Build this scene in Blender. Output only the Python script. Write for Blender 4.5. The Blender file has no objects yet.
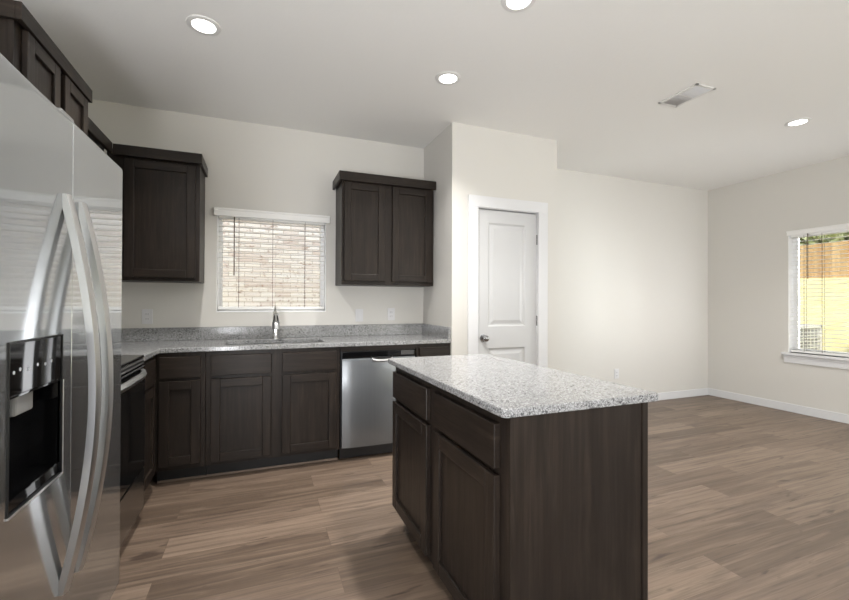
import bpy, bmesh, math, random
from mathutils import Vector, Matrix, Euler
random.seed(7)
SC = bpy.context.scene
COL = SC.collection

# ------------------------------------------------------------------ camera
CAM_H, YAW, PITCH, ROLL, F_PX = 1.2223, 0.3744, 0.0061, -0.0036, 418.2
cd = bpy.data.cameras.new('camera')
cam = bpy.data.objects.new('camera', cd); COL.objects.link(cam)
cd.sensor_fit = 'HORIZONTAL'; cd.sensor_width = 36.0
cd.lens = 36.0 * F_PX / 849.0
cd.clip_start = 0.02; cd.clip_end = 200
cam.location = (0, 0, CAM_H)
cam.matrix_world = (Matrix.Translation((0, 0, CAM_H)) @ Matrix.Rotation(-YAW, 4, 'Z')
                    @ Matrix.Rotation(math.pi / 2 + PITCH, 4, 'X') @ Matrix.Rotation(-ROLL, 4, 'Z'))
SC.camera = cam

# ------------------------------------------------------------------ sky, sun, large lights, exposure
w = bpy.data.worlds.new('sky'); SC.world = w; w.use_nodes = True
wn = w.node_tree.nodes; wl = w.node_tree.links
wn.clear()
out = wn.new('ShaderNodeOutputWorld'); bgd = wn.new('ShaderNodeBackground')
sky = wn.new('ShaderNodeTexSky')
sky.sky_type = 'NISHITA'; sky.sun_disc = False
sky.sun_elevation = math.radians(50); sky.sun_rotation = math.radians(215)
sky.air_density = 1.0; sky.dust_density = 2.5
bgd.inputs['Strength'].default_value = 0.26
wl.new(sky.outputs[0], bgd.inputs[0]); wl.new(bgd.outputs[0], out.inputs[0])

def lamp(name, kind, loc, energy, color=(1, 1, 1), **kw):
    d = bpy.data.lights.new(name, kind); d.energy = energy; d.color = color
    for k, v in kw.items(): setattr(d, k, v)
    o = bpy.data.objects.new(name, d); COL.objects.link(o); o.location = loc
    return o
sun = lamp('sun', 'SUN', (0, 0, 12), 2.4, (1.0, 0.965, 0.915), angle=0.02)
sun.rotation_euler = Vector((0.50, 0.62, -0.92)).to_track_quat('-Z', 'Y').to_euler()
# added fill lamps, out of view, to brighten the room
def fill_light(name, loc, direction, energy, sx, sy, spread=180):
    o = lamp(name, 'AREA', loc, energy, (0.95, 0.965, 1.0), shape='RECTANGLE', size=sx, size_y=sy, spread=math.radians(spread))
    o.rotation_euler = Vector(direction).to_track_quat('-Z', 'Y').to_euler()
fill_light('fill_rear_level', (3.6, -4.05, 1.25), (0.1, 1, 0), 16, 2.5, 2.0)  # added weak frontal fill from behind the camera
fill_light('fill_rear_up', (4.3, -3.6, .9), (.05, .3, 1), 85, 2.0, .8)      # added upward fill to brighten the ceiling
fill_light('fill_right_up', (5.45, .2, .9), (-.6, .4, .9), 10, .9, 1.5)  # added upward fill beside the invented right-hand opening
fill_light('fill_yard_window', (5.95, 1.72, 1.35), (-.45, .9, .04), 72, .8, 1.3, 115)      # added lamp outside the yard window, brightens the far wall
fill_light('fill_left_up', (-1.1, -1.6, .9), (.5, .5, 1), 235, .8, 1.8)  # added upward fill from the left, lifts the kitchen ceiling

SC.view_settings.view_transform = 'Standard'
SC.view_settings.look = 'None'
SC.view_settings.gamma = 1.0
SC.view_settings.use_curve_mapping = False
SC.view_settings.exposure = -0.02
CAN_W = 17.0            # each recessed can

# ------------------------------------------------------------------ materials
def srgb(r, g, b):
    f = lambda c: c / 12.92 if c <= 0.04045 else ((c + 0.055) / 1.055) ** 2.4
    return (f(r / 255), f(g / 255), f(b / 255), 1)

class M:
    """small node-graph builder"""
    def __init__(s, name, color=(.8, .8, .8, 1), rough=.5, metal=0, **kw):
        s.m = bpy.data.materials.new(name); s.m.use_nodes = True
        s.n = s.m.node_tree.nodes; s.l = s.m.node_tree.links
        s.b = s.n['Principled BSDF']
        s.b.inputs['Base Color'].default_value = color
        s.b.inputs['Roughness'].default_value = rough
        s.b.inputs['Metallic'].default_value = metal
        for k, v in kw.items(): s.b.inputs[k].default_value = v
    def new(s, t, **kw):
        x = s.n.new(t)
        for k, v in kw.items():
            if k in x.inputs.keys(): x.inputs[k].default_value = v
            else: setattr(x, k, v)
        return x
    def pos(s, scale=(1, 1, 1), loc=(0, 0, 0), rot=(0, 0, 0)):
        g = s.n.new('ShaderNodeNewGeometry'); mp = s.n.new('ShaderNodeMapping')
        mp.inputs['Scale'].default_value = scale; mp.inputs['Location'].default_value = loc; mp.inputs['Rotation'].default_value = rot
        s.l.new(g.outputs['Position'], mp.inputs['Vector']); return mp.outputs[0]
    def noise(s, vec, scale, detail=4, rough=.5, dist=0):
        x = s.n.new('ShaderNodeTexNoise'); x.inputs['Scale'].default_value = scale
        x.inputs['Detail'].default_value = detail; x.inputs['Roughness'].default_value = rough
        x.inputs['Distortion'].default_value = dist
        s.l.new(vec, x.inputs['Vector']); return x.outputs['Fac']
    def ramp(s, fac, stops, interp='LINEAR'):
        x = s.n.new('ShaderNodeValToRGB'); cr = x.color_ramp; cr.interpolation = interp
        while len(cr.elements) < len(stops): cr.elements.new(0.5)
        for e, (p, c) in zip(cr.elements, stops): e.position = p; e.color = c
        s.l.new(fac, x.inputs[0]); return x.outputs[0]
    def mix(s, a, b, fac, mode='MIX'):
        x = s.n.new('ShaderNodeMix'); x.data_type = 'RGBA'; x.blend_type = mode
        for sock, v in ((x.inputs[0], fac), (x.inputs[6], a), (x.inputs[7], b)):
            if hasattr(v, 'is_output'): s.l.new(v, sock)
            else: sock.default_value = v
        return x.outputs[2]
    def math(s, op, a, b=0.0):
        x = s.n.new('ShaderNodeMath'); x.operation = op
        for sock, v in ((x.inputs[0], a), (x.inputs[1], b)):
            if hasattr(v, 'is_output'): s.l.new(v, sock)
            else: sock.default_value = v
        return x.outputs[0]
    def color(s, sock): s.l.new(sock, s.b.inputs['Base Color'])
    def bump(s, h, strength=.2, dist=.002):
        x = s.n.new('ShaderNodeBump'); x.inputs['Strength'].default_value = strength; x.inputs['Distance'].default_value = dist
        s.l.new(h, x.inputs['Height']); s.l.new(x.outputs[0], s.b.inputs['Normal'])
def g(v): return (v, v, v, 1)

def paint(name, col, rough=.6, sc=90, strength=.12, dist=.001):
    m = M(name, col, rough); m.bump(m.noise(m.pos(), sc, 3), strength, dist); return m.m
WALL = paint('wall_paint', srgb(211, 208, 202), .75, 110, .12)
CEIL = paint('ceiling_paint', srgb(236, 235, 232), .8, 55, .35, .003)
TRIM = paint('trim_paint', srgb(218, 218, 219), .35, 30, .02)
DOORW = paint('door_paint', srgb(198, 198, 198), .4, 200, .04)

def wood(name, vertical):
    m = M(name, g(.05), .38); m.b.inputs['Specular IOR Level'].default_value = .25
    sc = (28, 28, 1.6) if vertical else (2.2, 2.2, 34)
    p = m.pos(sc)
    n1 = m.noise(p, 1.6, 6, .6, .6); n2 = m.noise(m.pos((1, 1, 1)), 3.2, 3)
    n3 = m.noise(m.pos(tuple(4.2 * q for q in sc)), 1.0, 3, .6)
    c = m.ramp(n1, [(.25, srgb(28, 22, 18)), (.5, srgb(40, 33, 28)), (.75, srgb(56, 47, 40))])
    c2 = m.mix(c, srgb(30, 26, 24), m.ramp(n2, [(.4, g(0)), (.75, g(.55))]))
    c3 = m.mix(c2, srgb(24, 21, 19), m.ramp(n3, [(.56, g(0)), (.7, g(.3))]))
    m.color(c3); m.bump(n3, .12, .0006)
    m.l.new(m.ramp(n3, [(.3, g(.33)), (.8, g(.46))]), m.b.inputs['Roughness'])
    return m.m
WV, WH = wood('espresso_wood_vertical', True), wood('espresso_wood_horizontal', False)
WOOD = [WV, WH]
TOETRIM = M('toe_trim_brown', srgb(128, 110, 96), .5).m
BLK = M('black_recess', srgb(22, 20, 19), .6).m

def granite():
    m = M('speckled_granite', g(.6), .16)
    p = m.pos()
    v1 = m.new('ShaderNodeTexVoronoi', Scale=340.0); m.l.new(p, v1.inputs['Vector'])
    v2 = m.new('ShaderNodeTexVoronoi', Scale=150.0); m.l.new(p, v2.inputs['Vector'])
    s1 = m.new('ShaderNodeSeparateColor'); m.l.new(v1.outputs['Color'], s1.inputs[0])
    s2 = m.new('ShaderNodeSeparateColor'); m.l.new(v2.outputs['Color'], s2.inputs[0])
    base = m.ramp(s1.outputs[0], [(0, srgb(58, 58, 58)), (.07, srgb(110, 110, 110)), (.26, srgb(138, 138, 138)), (.52, srgb(156, 156, 156)), (.8, srgb(174, 174, 174))], 'CONSTANT')
    big = m.ramp(s2.outputs[1], [(0, g(1)), (.075, g(0))], 'CONSTANT')
    gr = m.ramp(s2.outputs[2], [(0, g(1)), (.20, g(0))], 'CONSTANT')
    c = m.mix(base, srgb(118, 118, 118), m.math('MULTIPLY', gr, .55))
    c = m.mix(c, srgb(70, 70, 71), m.math('MULTIPLY', big, .75))
    n = m.noise(p, 9, 3)
    m.color(m.mix(c, srgb(160, 160, 159), m.ramp(n, [(.45, g(0)), (.7, g(.25))])))
    return m.m
GRAN = granite()

def floor_mat():
    m = M('vinyl_plank_floor', g(.3), .42)
    p = m.pos()
    br = m.new('ShaderNodeTexBrick'); m.l.new(m.pos((1, 1, 1), (0.43, 0.055, 0)), br.inputs['Vector'])
    br.offset = 0.37; br.offset_frequency = 2; br.squash = 1
    br.inputs['Scale'].default_value = 1.0; br.inputs['Brick Width'].default_value = 1.22; br.inputs['Row Height'].default_value = .182
    br.inputs['Mortar Size'].default_value = .0012; br.inputs['Mortar Smooth'].default_value = .2; br.inputs['Bias'].default_value = 0
    br.inputs['Color1'].default_value = g(0); br.inputs['Color2'].default_value = g(1); br.inputs['Mortar'].default_value = g(.5)
    rnd = m.new('ShaderNodeSeparateColor'); m.l.new(br.outputs['Color'], rnd.inputs[0]); r = rnd.outputs[0]
    off = m.new('ShaderNodeCombineXYZ'); m.l.new(m.math('MULTIPLY', r, 37.0), off.inputs[0]); m.l.new(m.math('MULTIPLY', r, 11.0), off.inputs[1])
    add = m.new('ShaderNodeVectorMath'); add.operation = 'ADD'; m.l.new(p, add.inputs[0]); m.l.new(off.outputs[0], add.inputs[1])
    def mapped(sc):
        mp = m.n.new('ShaderNodeMapping'); mp.inputs['Scale'].default_value = sc; m.l.new(add.outputs[0], mp.inputs[0]); return mp.outputs[0]
    grain = m.noise(mapped((.55, 17, 1)), 2.0, 8, .66, .5)
    fine = m.noise(mapped((2.2, 95, 1)), 1.2, 5, .65)
    cath = m.noise(mapped((.6, 8, 1)), 1.7, 4, .55, 1.2)
    knot = m.noise(mapped((3.0, 15, 1)), 1.35, 3, .5, .5)
    tone = m.ramp(r, [(0, srgb(92, 77, 64)), (.5, srgb(112, 95, 81)), (1, srgb(131, 113, 97))])
    c = m.mix(tone, srgb(74, 61, 52), m.ramp(grain, [(.46, g(0)), (.68, g(.8))]))
    c = m.mix(c, srgb(150, 131, 113), m.ramp(cath, [(.50, g(0)), (.75, g(.55))]))
    c = m.mix(c, srgb(66, 55, 47), m.ramp(fine, [(.52, g(0)), (.75, g(.45))]))
    c = m.mix(c, srgb(66, 53, 45), m.ramp(knot, [(.63, g(0)), (.73, g(.85))]))
    c = m.mix(c, srgb(88, 72, 60), m.math('MULTIPLY', br.outputs['Fac'], .9))
    m.color(c)
    m.l.new(m.ramp(fine, [(.2, g(.36)), (.8, g(.5))]), m.b.inputs['Roughness'])
    m.bump(m.math('SUBTRACT', m.math('MULTIPLY', fine, .25), br.outputs['Fac']), .25, .0012)
    return m.m
FLOOR = floor_mat()

def steel(name, val=.58, sharp=.07, broad=.42, fac=.5, aniso=.8):
    m = M(name, g(val), sharp, 1.0)
    n = m.noise(m.pos((260, 260, 1.2)), 1.0, 3)
    col = m.ramp(n, [(.3, (val * .93, val * .96, val * .99, 1)), (.7, (val * .99, val * 1.03, val * 1.06, 1))]); m.color(col)
    t = m.new('ShaderNodeTangent'); t.direction_type = 'RADIAL'; t.axis = 'Z'
    m.b.inputs['Anisotropic'].default_value = aniso; m.l.new(t.outputs[0], m.b.inputs['Tangent'])
    b2 = m.n.new('ShaderNodeBsdfPrincipled'); b2.inputs['Metallic'].default_value = 1.0; b2.inputs['Roughness'].default_value = broad
    m.l.new(col, b2.inputs['Base Color'])
    mx = m.n.new('ShaderNodeMixShader'); mx.inputs[0].default_value = fac
    m.l.new(m.b.outputs[0], mx.inputs[1]); m.l.new(b2.outputs[0], mx.inputs[2])
    m.l.new(mx.outputs[0], m.n['Material Output'].inputs['Surface'])
    return m
STEEL = steel('brushed_stainless', .64, .072, .45, .25, .92).m
STEELD = steel('dishwasher_stainless', .23, .20, .45, .6).m
HANDLE = M('handle_steel', g(.55), .36, 1.0).m
BRIGHT = M('bright_steel', g(.78), .3, 1.0).m
CHROME = M('chrome', g(.8), .07, 1.0).m
NICKEL = M('satin_nickel', g(.36), .25, 1.0).m
FRIDGEBODY = M('fridge_cabinet_grey', srgb(92, 93, 95), .5).m
GLOSSBLK = M('gloss_black', srgb(14, 14, 15), .06).m
SATBLK = M('satin_black', srgb(24, 24, 25), .35).m
PLASTICW = M('white_plastic', srgb(216, 215, 216), .4).m
ICON = M('pale_icons', srgb(210, 214, 222), .4).m
GREYPL = M('grey_plastic', srgb(160, 160, 160), .3).m
SLAT = M('blind_white', srgb(240, 239, 236), .4).m
CORD = M('blind_cord_backlit', srgb(84, 66, 57), .7).m  # backlit darkness of pale cords and wand put into the colour
VENTG = M('vent_louvre_grey', srgb(205, 204, 204), .7).m  # light grey shared by the louvres and duct face
VENTW = M('vent_white', srgb(222, 221, 218), .45).m
RUBBER = M('dark_rubber', srgb(30, 30, 30), .7).m
VINYL = M('vinyl_frame', srgb(250, 250, 250), .35).m

def glass_mat():
    m = bpy.data.materials.new('window_glass'); m.use_nodes = True
    n = m.node_tree.nodes; l = m.node_tree.links; n.clear()
    o = n.new('ShaderNodeOutputMaterial'); mx = n.new('ShaderNodeMixShader')
    t = n.new('ShaderNodeBsdfTransparent'); gl = n.new('ShaderNodeBsdfGlossy'); gl.inputs['Roughness'].default_value = .02
    fr = n.new('ShaderNodeFresnel'); fr.inputs['IOR'].default_value = 1.35
    t.inputs[0].default_value = (.95, .97, .96, 1)
    l.new(fr.outputs[0], mx.inputs[0]); l.new(t.outputs[0], mx.inputs[1]); l.new(gl.outputs[0], mx.inputs[2]); l.new(mx.outputs[0], o.inputs[0])
    return m
GLASS = glass_mat()
def emit(name, col, strength):
    m = M(name, col, .5); m.b.inputs['Emission Color'].default_value = col; m.b.inputs['Emission Strength'].default_value = strength; return m.m
LENS = emit('lamp_lens', (1, .985, .95, 1), 6.0)

def brick_mat():
    m = M('whitewashed_brick', g(.7), .85)
    br = m.new('ShaderNodeTexBrick'); m.l.new(m.pos((1, 1, 1), (0, 0, 0), (math.pi / 2, 0, 0)), br.inputs['Vector'])
    br.inputs['Scale'].default_value = 1.0; br.inputs['Brick Width'].default_value = .21; br.inputs['Row Height'].default_value = .072
    br.inputs['Mortar Size'].default_value = .006; br.inputs['Mortar Smooth'].default_value = .3
    br.inputs['Color1'].default_value = g(0); br.inputs['Color2'].default_value = g(1); br.inputs['Mortar'].default_value = g(.5)
    sp = m.new('ShaderNodeSeparateColor'); m.l.new(br.outputs['Color'], sp.inputs[0])
    c = m.ramp(sp.outputs[0], [(0, srgb(204, 190, 184)), (.25, srgb(220, 211, 207)), (.6, srgb(228, 224, 222)), (1, srgb(226, 218, 211))])
    n = m.noise(m.pos((9, 9, 16)), 1.3, 4, .65)
    c = m.mix(c, srgb(140, 108, 88), m.ramp(n, [(.58, g(0)), (.68, g(.85))]))
    c = m.mix(c, srgb(178, 168, 160), br.outputs['Fac'])
    m.color(c); m.bump(m.math('MULTIPLY', br.outputs['Fac'], -1.0), .6, .006); return m.m
BRICK = brick_mat()
def fence_mat():
    m = M('cedar_boards', g(.3), .8)
    n = m.noise(m.pos((9, 9, .8)), 2.0, 4); n2 = m.noise(m.pos((1, 7.2, .05)), 1.0, 0)
    c = m.ramp(n, [(.3, srgb(198, 160, 112)), (.7, srgb(228, 194, 146))])
    m.color(m.mix(c, srgb(160, 112, 66), m.ramp(n2, [(.5, g(0)), (.7, g(.5))]))); return m.m
FENCE = fence_mat()
def grass_mat():
    m = M('dry_straw_grass', g(.6), .95)
    n = m.noise(m.pos(), 6, 6, .7); n2 = m.noise(m.pos(), 55, 4, .7)
    c = m.ramp(n, [(.3, srgb(232, 216, 150)), (.7, srgb(246, 236, 184))])
    m.color(m.mix(c, srgb(186, 164, 84), m.ramp(n2, [(.55, g(0)), (.8, g(.5))]))); m.bump(n2, .5, .03); return m.m
GRASS = grass_mat()
def leaf_mat(name, a, b):
    m = M(name, g(.3), .5); n = m.noise(m.pos(), 5, 2)
    m.color(m.ramp(n, [(.35, a), (.65, b)]))
    m.b.inputs['Transmission Weight'].default_value = 0; return m.m
LEAF = leaf_mat('leaf_green', srgb(140, 152, 100), srgb(216, 220, 184))
LEAF2 = leaf_mat('shrub_green', srgb(120, 132, 50), srgb(190, 190, 84))
BARK = M('bark', srgb(96, 84, 72), .9).m
METALW = M('painted_white_metal', srgb(222, 220, 214), .5).m
GRILLE = M('grey_grille', srgb(160, 160, 157), .5).m

# ------------------------------------------------------------------ mesh helpers
WO = {}
def box(bm, x0, x1, y0, y1, z0, z1, bev=0, mi=0, seg=2):
    x0, x1 = min(x0, x1), max(x0, x1); y0, y1 = min(y0, y1), max(y0, y1); z0, z1 = min(z0, z1), max(z0, z1)
    vs = [bm.verts.new((x, y, z)) for x in (x0, x1) for y in (y0, y1) for z in (z0, z1)]
    fs = [bm.faces.new([vs[i] for i in q]) for q in ((0, 1, 3, 2), (4, 6, 7, 5), (0, 4, 5, 1), (2, 3, 7, 6), (0, 2, 6, 4), (1, 5, 7, 3))]
    for f in fs: f.material_index = mi
    if bev > 0:
        es = list({e for f in fs for e in f.edges})
        r = bmesh.ops.bevel(bm, geom=es, offset=bev, segments=seg, profile=.5, affect='EDGES')
        for f in r['faces']: f.material_index = mi
    return fs

class Fr:
    """cabinet frame: a along the face (left to right seen from the front), d towards the viewer, z up"""
    def __init__(s, o, da, dd): s.o, s.da, s.dd = o, da, dd
    def pt(s, a, d): return (s.o[0] + s.da[0] * a + s.dd[0] * d, s.o[1] + s.da[1] * a + s.dd[1] * d)
    def box(s, bm, a0, a1, d0, d1, z0, z1, bev=0, mi=0):
        p, q = s.pt(a0, d0), s.pt(a1, d1)
        return box(bm, p[0], q[0], p[1], q[1], z0, z1, bev, mi)

def obj(name, bm, mats, parent=None, smooth=True):
    if not isinstance(mats, (list, tuple)): mats = [mats]
    bmesh.ops.recalc_face_normals(bm, faces=bm.faces)
    lo = Vector((min(v.co[i] for v in bm.verts) for i in range(3))); hi = Vector((max(v.co[i] for v in bm.verts) for i in range(3)))
    c = (lo + hi) / 2
    if parent is None: c.z = lo.z
    for v in bm.verts: v.co -= c
    for e in bm.edges:
        if len(e.link_faces) == 2 and e.calc_face_angle(0) > math.radians(32): e.smooth = False
    me = bpy.data.meshes.new(name); bm.to_mesh(me); bm.free()
    for m in mats: me.materials.append(m)
    o = bpy.data.objects.new(name, me); COL.objects.link(o)
    WO[o.name] = c.copy()
    if parent: o.parent = parent; o.location = c - WO[parent.name]
    else: o.location = c
    return o
def tag(o, label=None, cat=None, group=None, kind=None):
    if label: o['label'] = label
    if cat: o['category'] = cat
    if group: o['group'] = group
    if kind: o['kind'] = kind
    return o
def thing(name, loc, label, cat, group=None, kind=None):
    o = bpy.data.objects.new(name, None); COL.objects.link(o); o.location = loc; o.empty_display_size = .1
    WO[o.name] = Vector(loc); return tag(o, label, cat, group, kind)
def B(): return bmesh.new()

def ringloft(bm, rings, close_u=True, caps=True, mi=0):
    vr = [[bm.verts.new(p) for p in r] for r in rings]
    for a, b in zip(vr, vr[1:]):
        n = len(a)
        for i in range(n if close_u else n - 1):
            f = bm.faces.new((a[i], a[(i + 1) % n], b[(i + 1) % n], b[i])); f.material_index = mi; f.smooth = True
    if caps:
        for r in (vr[0], vr[-1]):
            try: f = bm.faces.new(r); f.material_index = mi
            except Exception: pass
def lathe(bm, prof, c, axis='Z', n=32, mi=0, caps=True):
    rings = []
    for r, h in prof:
        ring = []
        for k in range(n):
            t = 2 * math.pi * k / n; a, b = r * math.cos(t), r * math.sin(t)
            p = {'Z': (a, b, h), 'Y': (a, h, b), 'X': (h, a, b)}[axis]
            ring.append((c[0] + p[0], c[1] + p[1], c[2] + p[2]))
        rings.append(ring)
    ringloft(bm, rings, True, caps, mi)
def tube(bm, pts, rad, n=12, mi=0):
    pts = [Vector(p) for p in pts]; rings = []
    rads = rad if isinstance(rad, (list, tuple)) else [rad] * len(pts)
    up = Vector((0, 0, 1))
    for i, p in enumerate(pts):
        t = (pts[min(i + 1, len(pts) - 1)] - pts[max(i - 1, 0)]).normalized()
        s = t.cross(up)
        if s.length < 1e-3: s = t.cross(Vector((1, 0, 0)))
        s.normalize(); u = s.cross(t).normalized()
        rings.append([p + (s * math.cos(a) + u * math.sin(a)) * rads[i] for a in (2 * math.pi * k / n for k in range(n))])
    ringloft(bm, rings, True, True, mi)
def gridslab(bm, xs, ys, cells, z0, z1, bev=.004, corner=None, mi=0):
    V = {}
    def v(i, j):
        if (i, j) not in V: V[(i, j)] = bm.verts.new((xs[i], ys[j], z1))
        return V[(i, j)]
    fs = [bm.faces.new((v(i, j), v(i + 1, j), v(i + 1, j + 1), v(i, j + 1))) for i, j in cells]
    r = bmesh.ops.extrude_face_region(bm, geom=fs)
    nv = [e for e in r['geom'] if isinstance(e, bmesh.types.BMVert)]
    for q in nv: q.co.z = z0
    bmesh.ops.recalc_face_normals(bm, faces=bm.faces)
    if corner:
        es = [e for e in bm.edges if abs(e.verts[0].co.z - e.verts[1].co.z) > 1e-6 and e.is_convex and e.calc_face_angle(0) > .5]
        bmesh.ops.bevel(bm, geom=es, offset=corner, segments=6, profile=.5, affect='EDGES')
    if bev:
        es = [e for e in bm.edges if len(e.link_faces) == 2 and e.calc_face_angle(0) > .5 and abs(e.verts[0].co.z - e.verts[1].co.z) < 1e-6]
        bmesh.ops.bevel(bm, geom=es, offset=bev, segments=2, profile=.5, affect='EDGES')
    for f in bm.faces: f.material_index = mi

# ------------------------------------------------------------------ room dimensions
XL, XR, YB, YN, H = -1.258, 5.605, 3.84, -4.2, 2.743
PX0, PX1, PY = 1.497, 2.58, 3.183           # pantry box
T = .14
KW = (-.335, .549, 1.136, 1.965)            # kitchen window opening x0 x1 z0 z1
RW = (1.30, 2.92, .67, 2.02)                # right window opening y0 y1 z0 z1
DX0, DX1, DZ = 1.741, 2.36, 2.047           # pantry door opening
RP = (.3, 4.9, 2.15)                        # added unseen rear opening x0 x1 z1

def struct(name, bm, mats, label, cat, parent=None):
    o = obj(name, bm, mats, parent, smooth=False)
    if parent is None: tag(o, label, cat, kind='structure')
    return o
b = B(); box(b, XL - T, XR + T, YN - T, YB + T, -.12, 0); struct('floor', b, FLOOR, 'brown oak-look plank floor running across the whole room', 'floor')
b = B(); box(b, XL - T, XR + T, YN - T, YB + T, H, H + .15); struct('ceiling', b, CEIL, 'textured off-white flat ceiling with recessed lights', 'ceiling')
b = B(); box(b, XL - T, XL, YN - T, -2.6, 0, H); box(b, XL - T, XL, -.6, YB + T, 0, H); box(b, XL - T, XL, -2.6, -.6, 2.1, H); struct('wall_left', b, WALL, 'off-white wall behind the refrigerator and range', 'wall')
b = B()
box(b, XL, KW[0], YB, YB + T, 0, H); box(b, KW[1], XR, YB, YB + T, 0, H)
box(b, KW[0], KW[1], YB, YB + T, 0, KW[2]); box(b, KW[0], KW[1], YB, YB + T, KW[3], H)
struct('wall_back', b, WALL, 'off-white back wall with the kitchen window, running on past the pantry', 'wall')
b = B()
box(b, XR, XR + T, YN - T, -.6, 0, H); box(b, XR, XR + T, 1.0, RW[0], 0, H); box(b, XR, XR + T, -.6, 1.0, 0, .4); box(b, XR, XR + T, -.6, 1.0, 2.1, H); box(b, XR, XR + T, RW[1], YB + T, 0, H)
box(b, XR, XR + T, RW[0], RW[1], 0, RW[2]); box(b, XR, XR + T, RW[0], RW[1], RW[3], H)
struct('wall_right', b, WALL, 'off-white right wall holding the yard window', 'wall')
b = B()
box(b, XL, RP[0], YN - T, YN, 0, H); box(b, RP[1], XR, YN - T, YN, 0, H); box(b, RP[0], RP[1], YN - T, YN, RP[2], H)
struct('wall_front', b, WALL, 'off-white wall behind the photographer with an added glazed opening', 'wall')
b = B(); pt_ = .10
box(b, PX0, PX0 + pt_, PY, YB, 0, H); box(b, PX1 - pt_, PX1, PY, YB, 0, H)
box(b, PX0 + pt_, DX0, PY, PY + pt_, 0, H); box(b, DX1, PX1 - pt_, PY, PY + pt_, 0, H); box(b, DX0, DX1, PY, PY + pt_, DZ, H)
struct('wall_pantry', b, WALL, 'off-white boxed-out pantry walls around the white door', 'wall')

# baseboards
def baseb(name, x0, x1, y0, y1, label):
    b = B(); box(b, x0, x1, y0, y1, 0, .092, .003)
    struct(name, b, TRIM, label, 'baseboard')
baseb('baseboard_back', PX1, XR - .014, YB - .014, YB, 'white baseboard along the back wall right of the pantry')
baseb('baseboard_right', XR - .014, XR, YN, YB, 'white baseboard along the right wall under the yard window')
b = B(); box(b, PX0, 1.643, PY - .014, PY, 0, .092, .003); box(b, 2.464, PX1 + .014, PY - .014, PY, 0, .092, .003); box(b, PX1, PX1 + .014, PY, YB - .014, 0, .092, .003)
struct('baseboard_pantry', b, TRIM, 'white baseboard round the pantry box', 'baseboard')

# glazed side openings, unseen, added to let light in
def side_glazing(name, x, y0, y1, z0, label):
    t = thing(name, (x, (y0 + y1) / 2, z0), label, 'window', kind='structure')
    b = B()
    for y in (y0, (y0 + y1) / 2 - .03, y1 - .06): box(b, x - .03, x + .03, y, y + .06, z0, 2.1, .003)
    box(b, x - .03, x + .03, y0, y1, z0, z0 + .06, .003); box(b, x - .03, x + .03, y0, y1, 2.04, 2.1, .003)
    obj('window_frame', b, VINYL, t)
    b = B(); box(b, x - .004, x + .004, y0 + .06, y1 - .06, z0 + .06, 2.04); obj('pane', b, GLASS, t)
side_glazing('added_glazing_right', XR + T / 2, -.6, 1.0, .4, 'added unseen glazed opening in the right wall beside the photographer')
side_glazing('added_glazing_left', XL - T / 2, -2.6, -.6, 0, 'added unseen glazed opening in the left wall behind the photographer')

# rear glazing, unseen, added as a light opening behind the camera
t = thing('added_glazing_rear', (2.6, YN - .07, 0), 'added wide unseen glazing behind the photographer', 'window', kind='structure')
b = B()
for x in (RP[0], 1.8, 3.36, RP[1] - .06): box(b, x, x + .06, YN - .1, YN - .04, 0, RP[2], .003)
box(b, RP[0], RP[1], YN - .1, YN - .04, 0, .06, .003); box(b, RP[0], RP[1], YN - .1, YN - .04, RP[2] - .06, RP[2], .003)
obj('window_frame', b, VINYL, t)
b = B(); box(b, RP[0] + .06, RP[1] - .06, YN - .075, YN - .068, .06, RP[2] - .06); obj('pane', b, GLASS, t)

# kitchen window
t = thing('window_1', ((KW[0] + KW[1]) / 2, YB + .1, KW[2]), 'white framed kitchen window above the sink', 'window', kind='structure')
b = B(); y0, y1 = YB + .085, YB + .135
box(b, KW[0], KW[0] + .035, y0, y1, KW[2], KW[3], .003); box(b, KW[1] - .035, KW[1], y0, y1, KW[2], KW[3], .003)
box(b, KW[0], KW[1], y0, y1, KW[2], KW[2] + .035, .003); box(b, KW[0], KW[1], y0, y1, KW[3] - .035, KW[3], .003)
obj('window_frame', b, VINYL, t)
b = B(); box(b, KW[0] + .03, KW[1] - .03, YB + .108, YB + .113, KW[2] + .03, KW[3] - .03); obj('pane', b, GLASS, t)
b = B(); h_ = .004
box(b, KW[0], KW[0] + h_, YB - .001, YB + .09, KW[2], KW[3]); box(b, KW[1] - h_, KW[1], YB - .001, YB + .09, KW[2], KW[3]); box(b, KW[0], KW[1], YB - .001, YB + .09, KW[3] - h_, KW[3])
obj('jamb', b, VINYL, t)
b = B(); box(b, KW[0], KW[1], YB - .004, YB + .09, KW[2], KW[2] + .012, .002); obj('window_sill', b, VINYL, t)

# right window
t = thing('window_2', (XR + .1, (RW[0] + RW[1]) / 2, RW[2]), 'white framed yard window in the right wall', 'window', kind='structure')
b = B(); x0, x1 = XR + .085, XR + .135
for y in (RW[0], (RW[0] + RW[1]) / 2 - .03, RW[1] - .04): box(b, x0, x1, y, y + (.04 if y != (RW[0] + RW[1]) / 2 - .03 else .06), RW[2], RW[3], .003)
box(b, x0, x1, RW[0], RW[1], RW[2], RW[2] + .04, .003); box(b, x0, x1, RW[0], RW[1], RW[3] - .04, RW[3], .003)
obj('window_frame', b, VINYL, t)
b = B(); box(b, XR + .108, XR + .113, RW[0] + .03, RW[1] - .03, RW[2] + .03, RW[3] - .03); obj('pane', b, GLASS, t)
b = B(); box(b, XR - .001, XR + .09, RW[0], RW[0] + h_, RW[2], RW[3]); box(b, XR - .001, XR + .09, RW[1] - h_, RW[1], RW[2], RW[3]); box(b, XR - .001, XR + .09, RW[0], RW[1], RW[3] - h_, RW[3])
obj('jamb', b, VINYL, t)
b = B(); box(b, XR - .045, XR + .09, RW[0] - .05, RW[1] + .055, RW[2] - .028, RW[2], .005)
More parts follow.
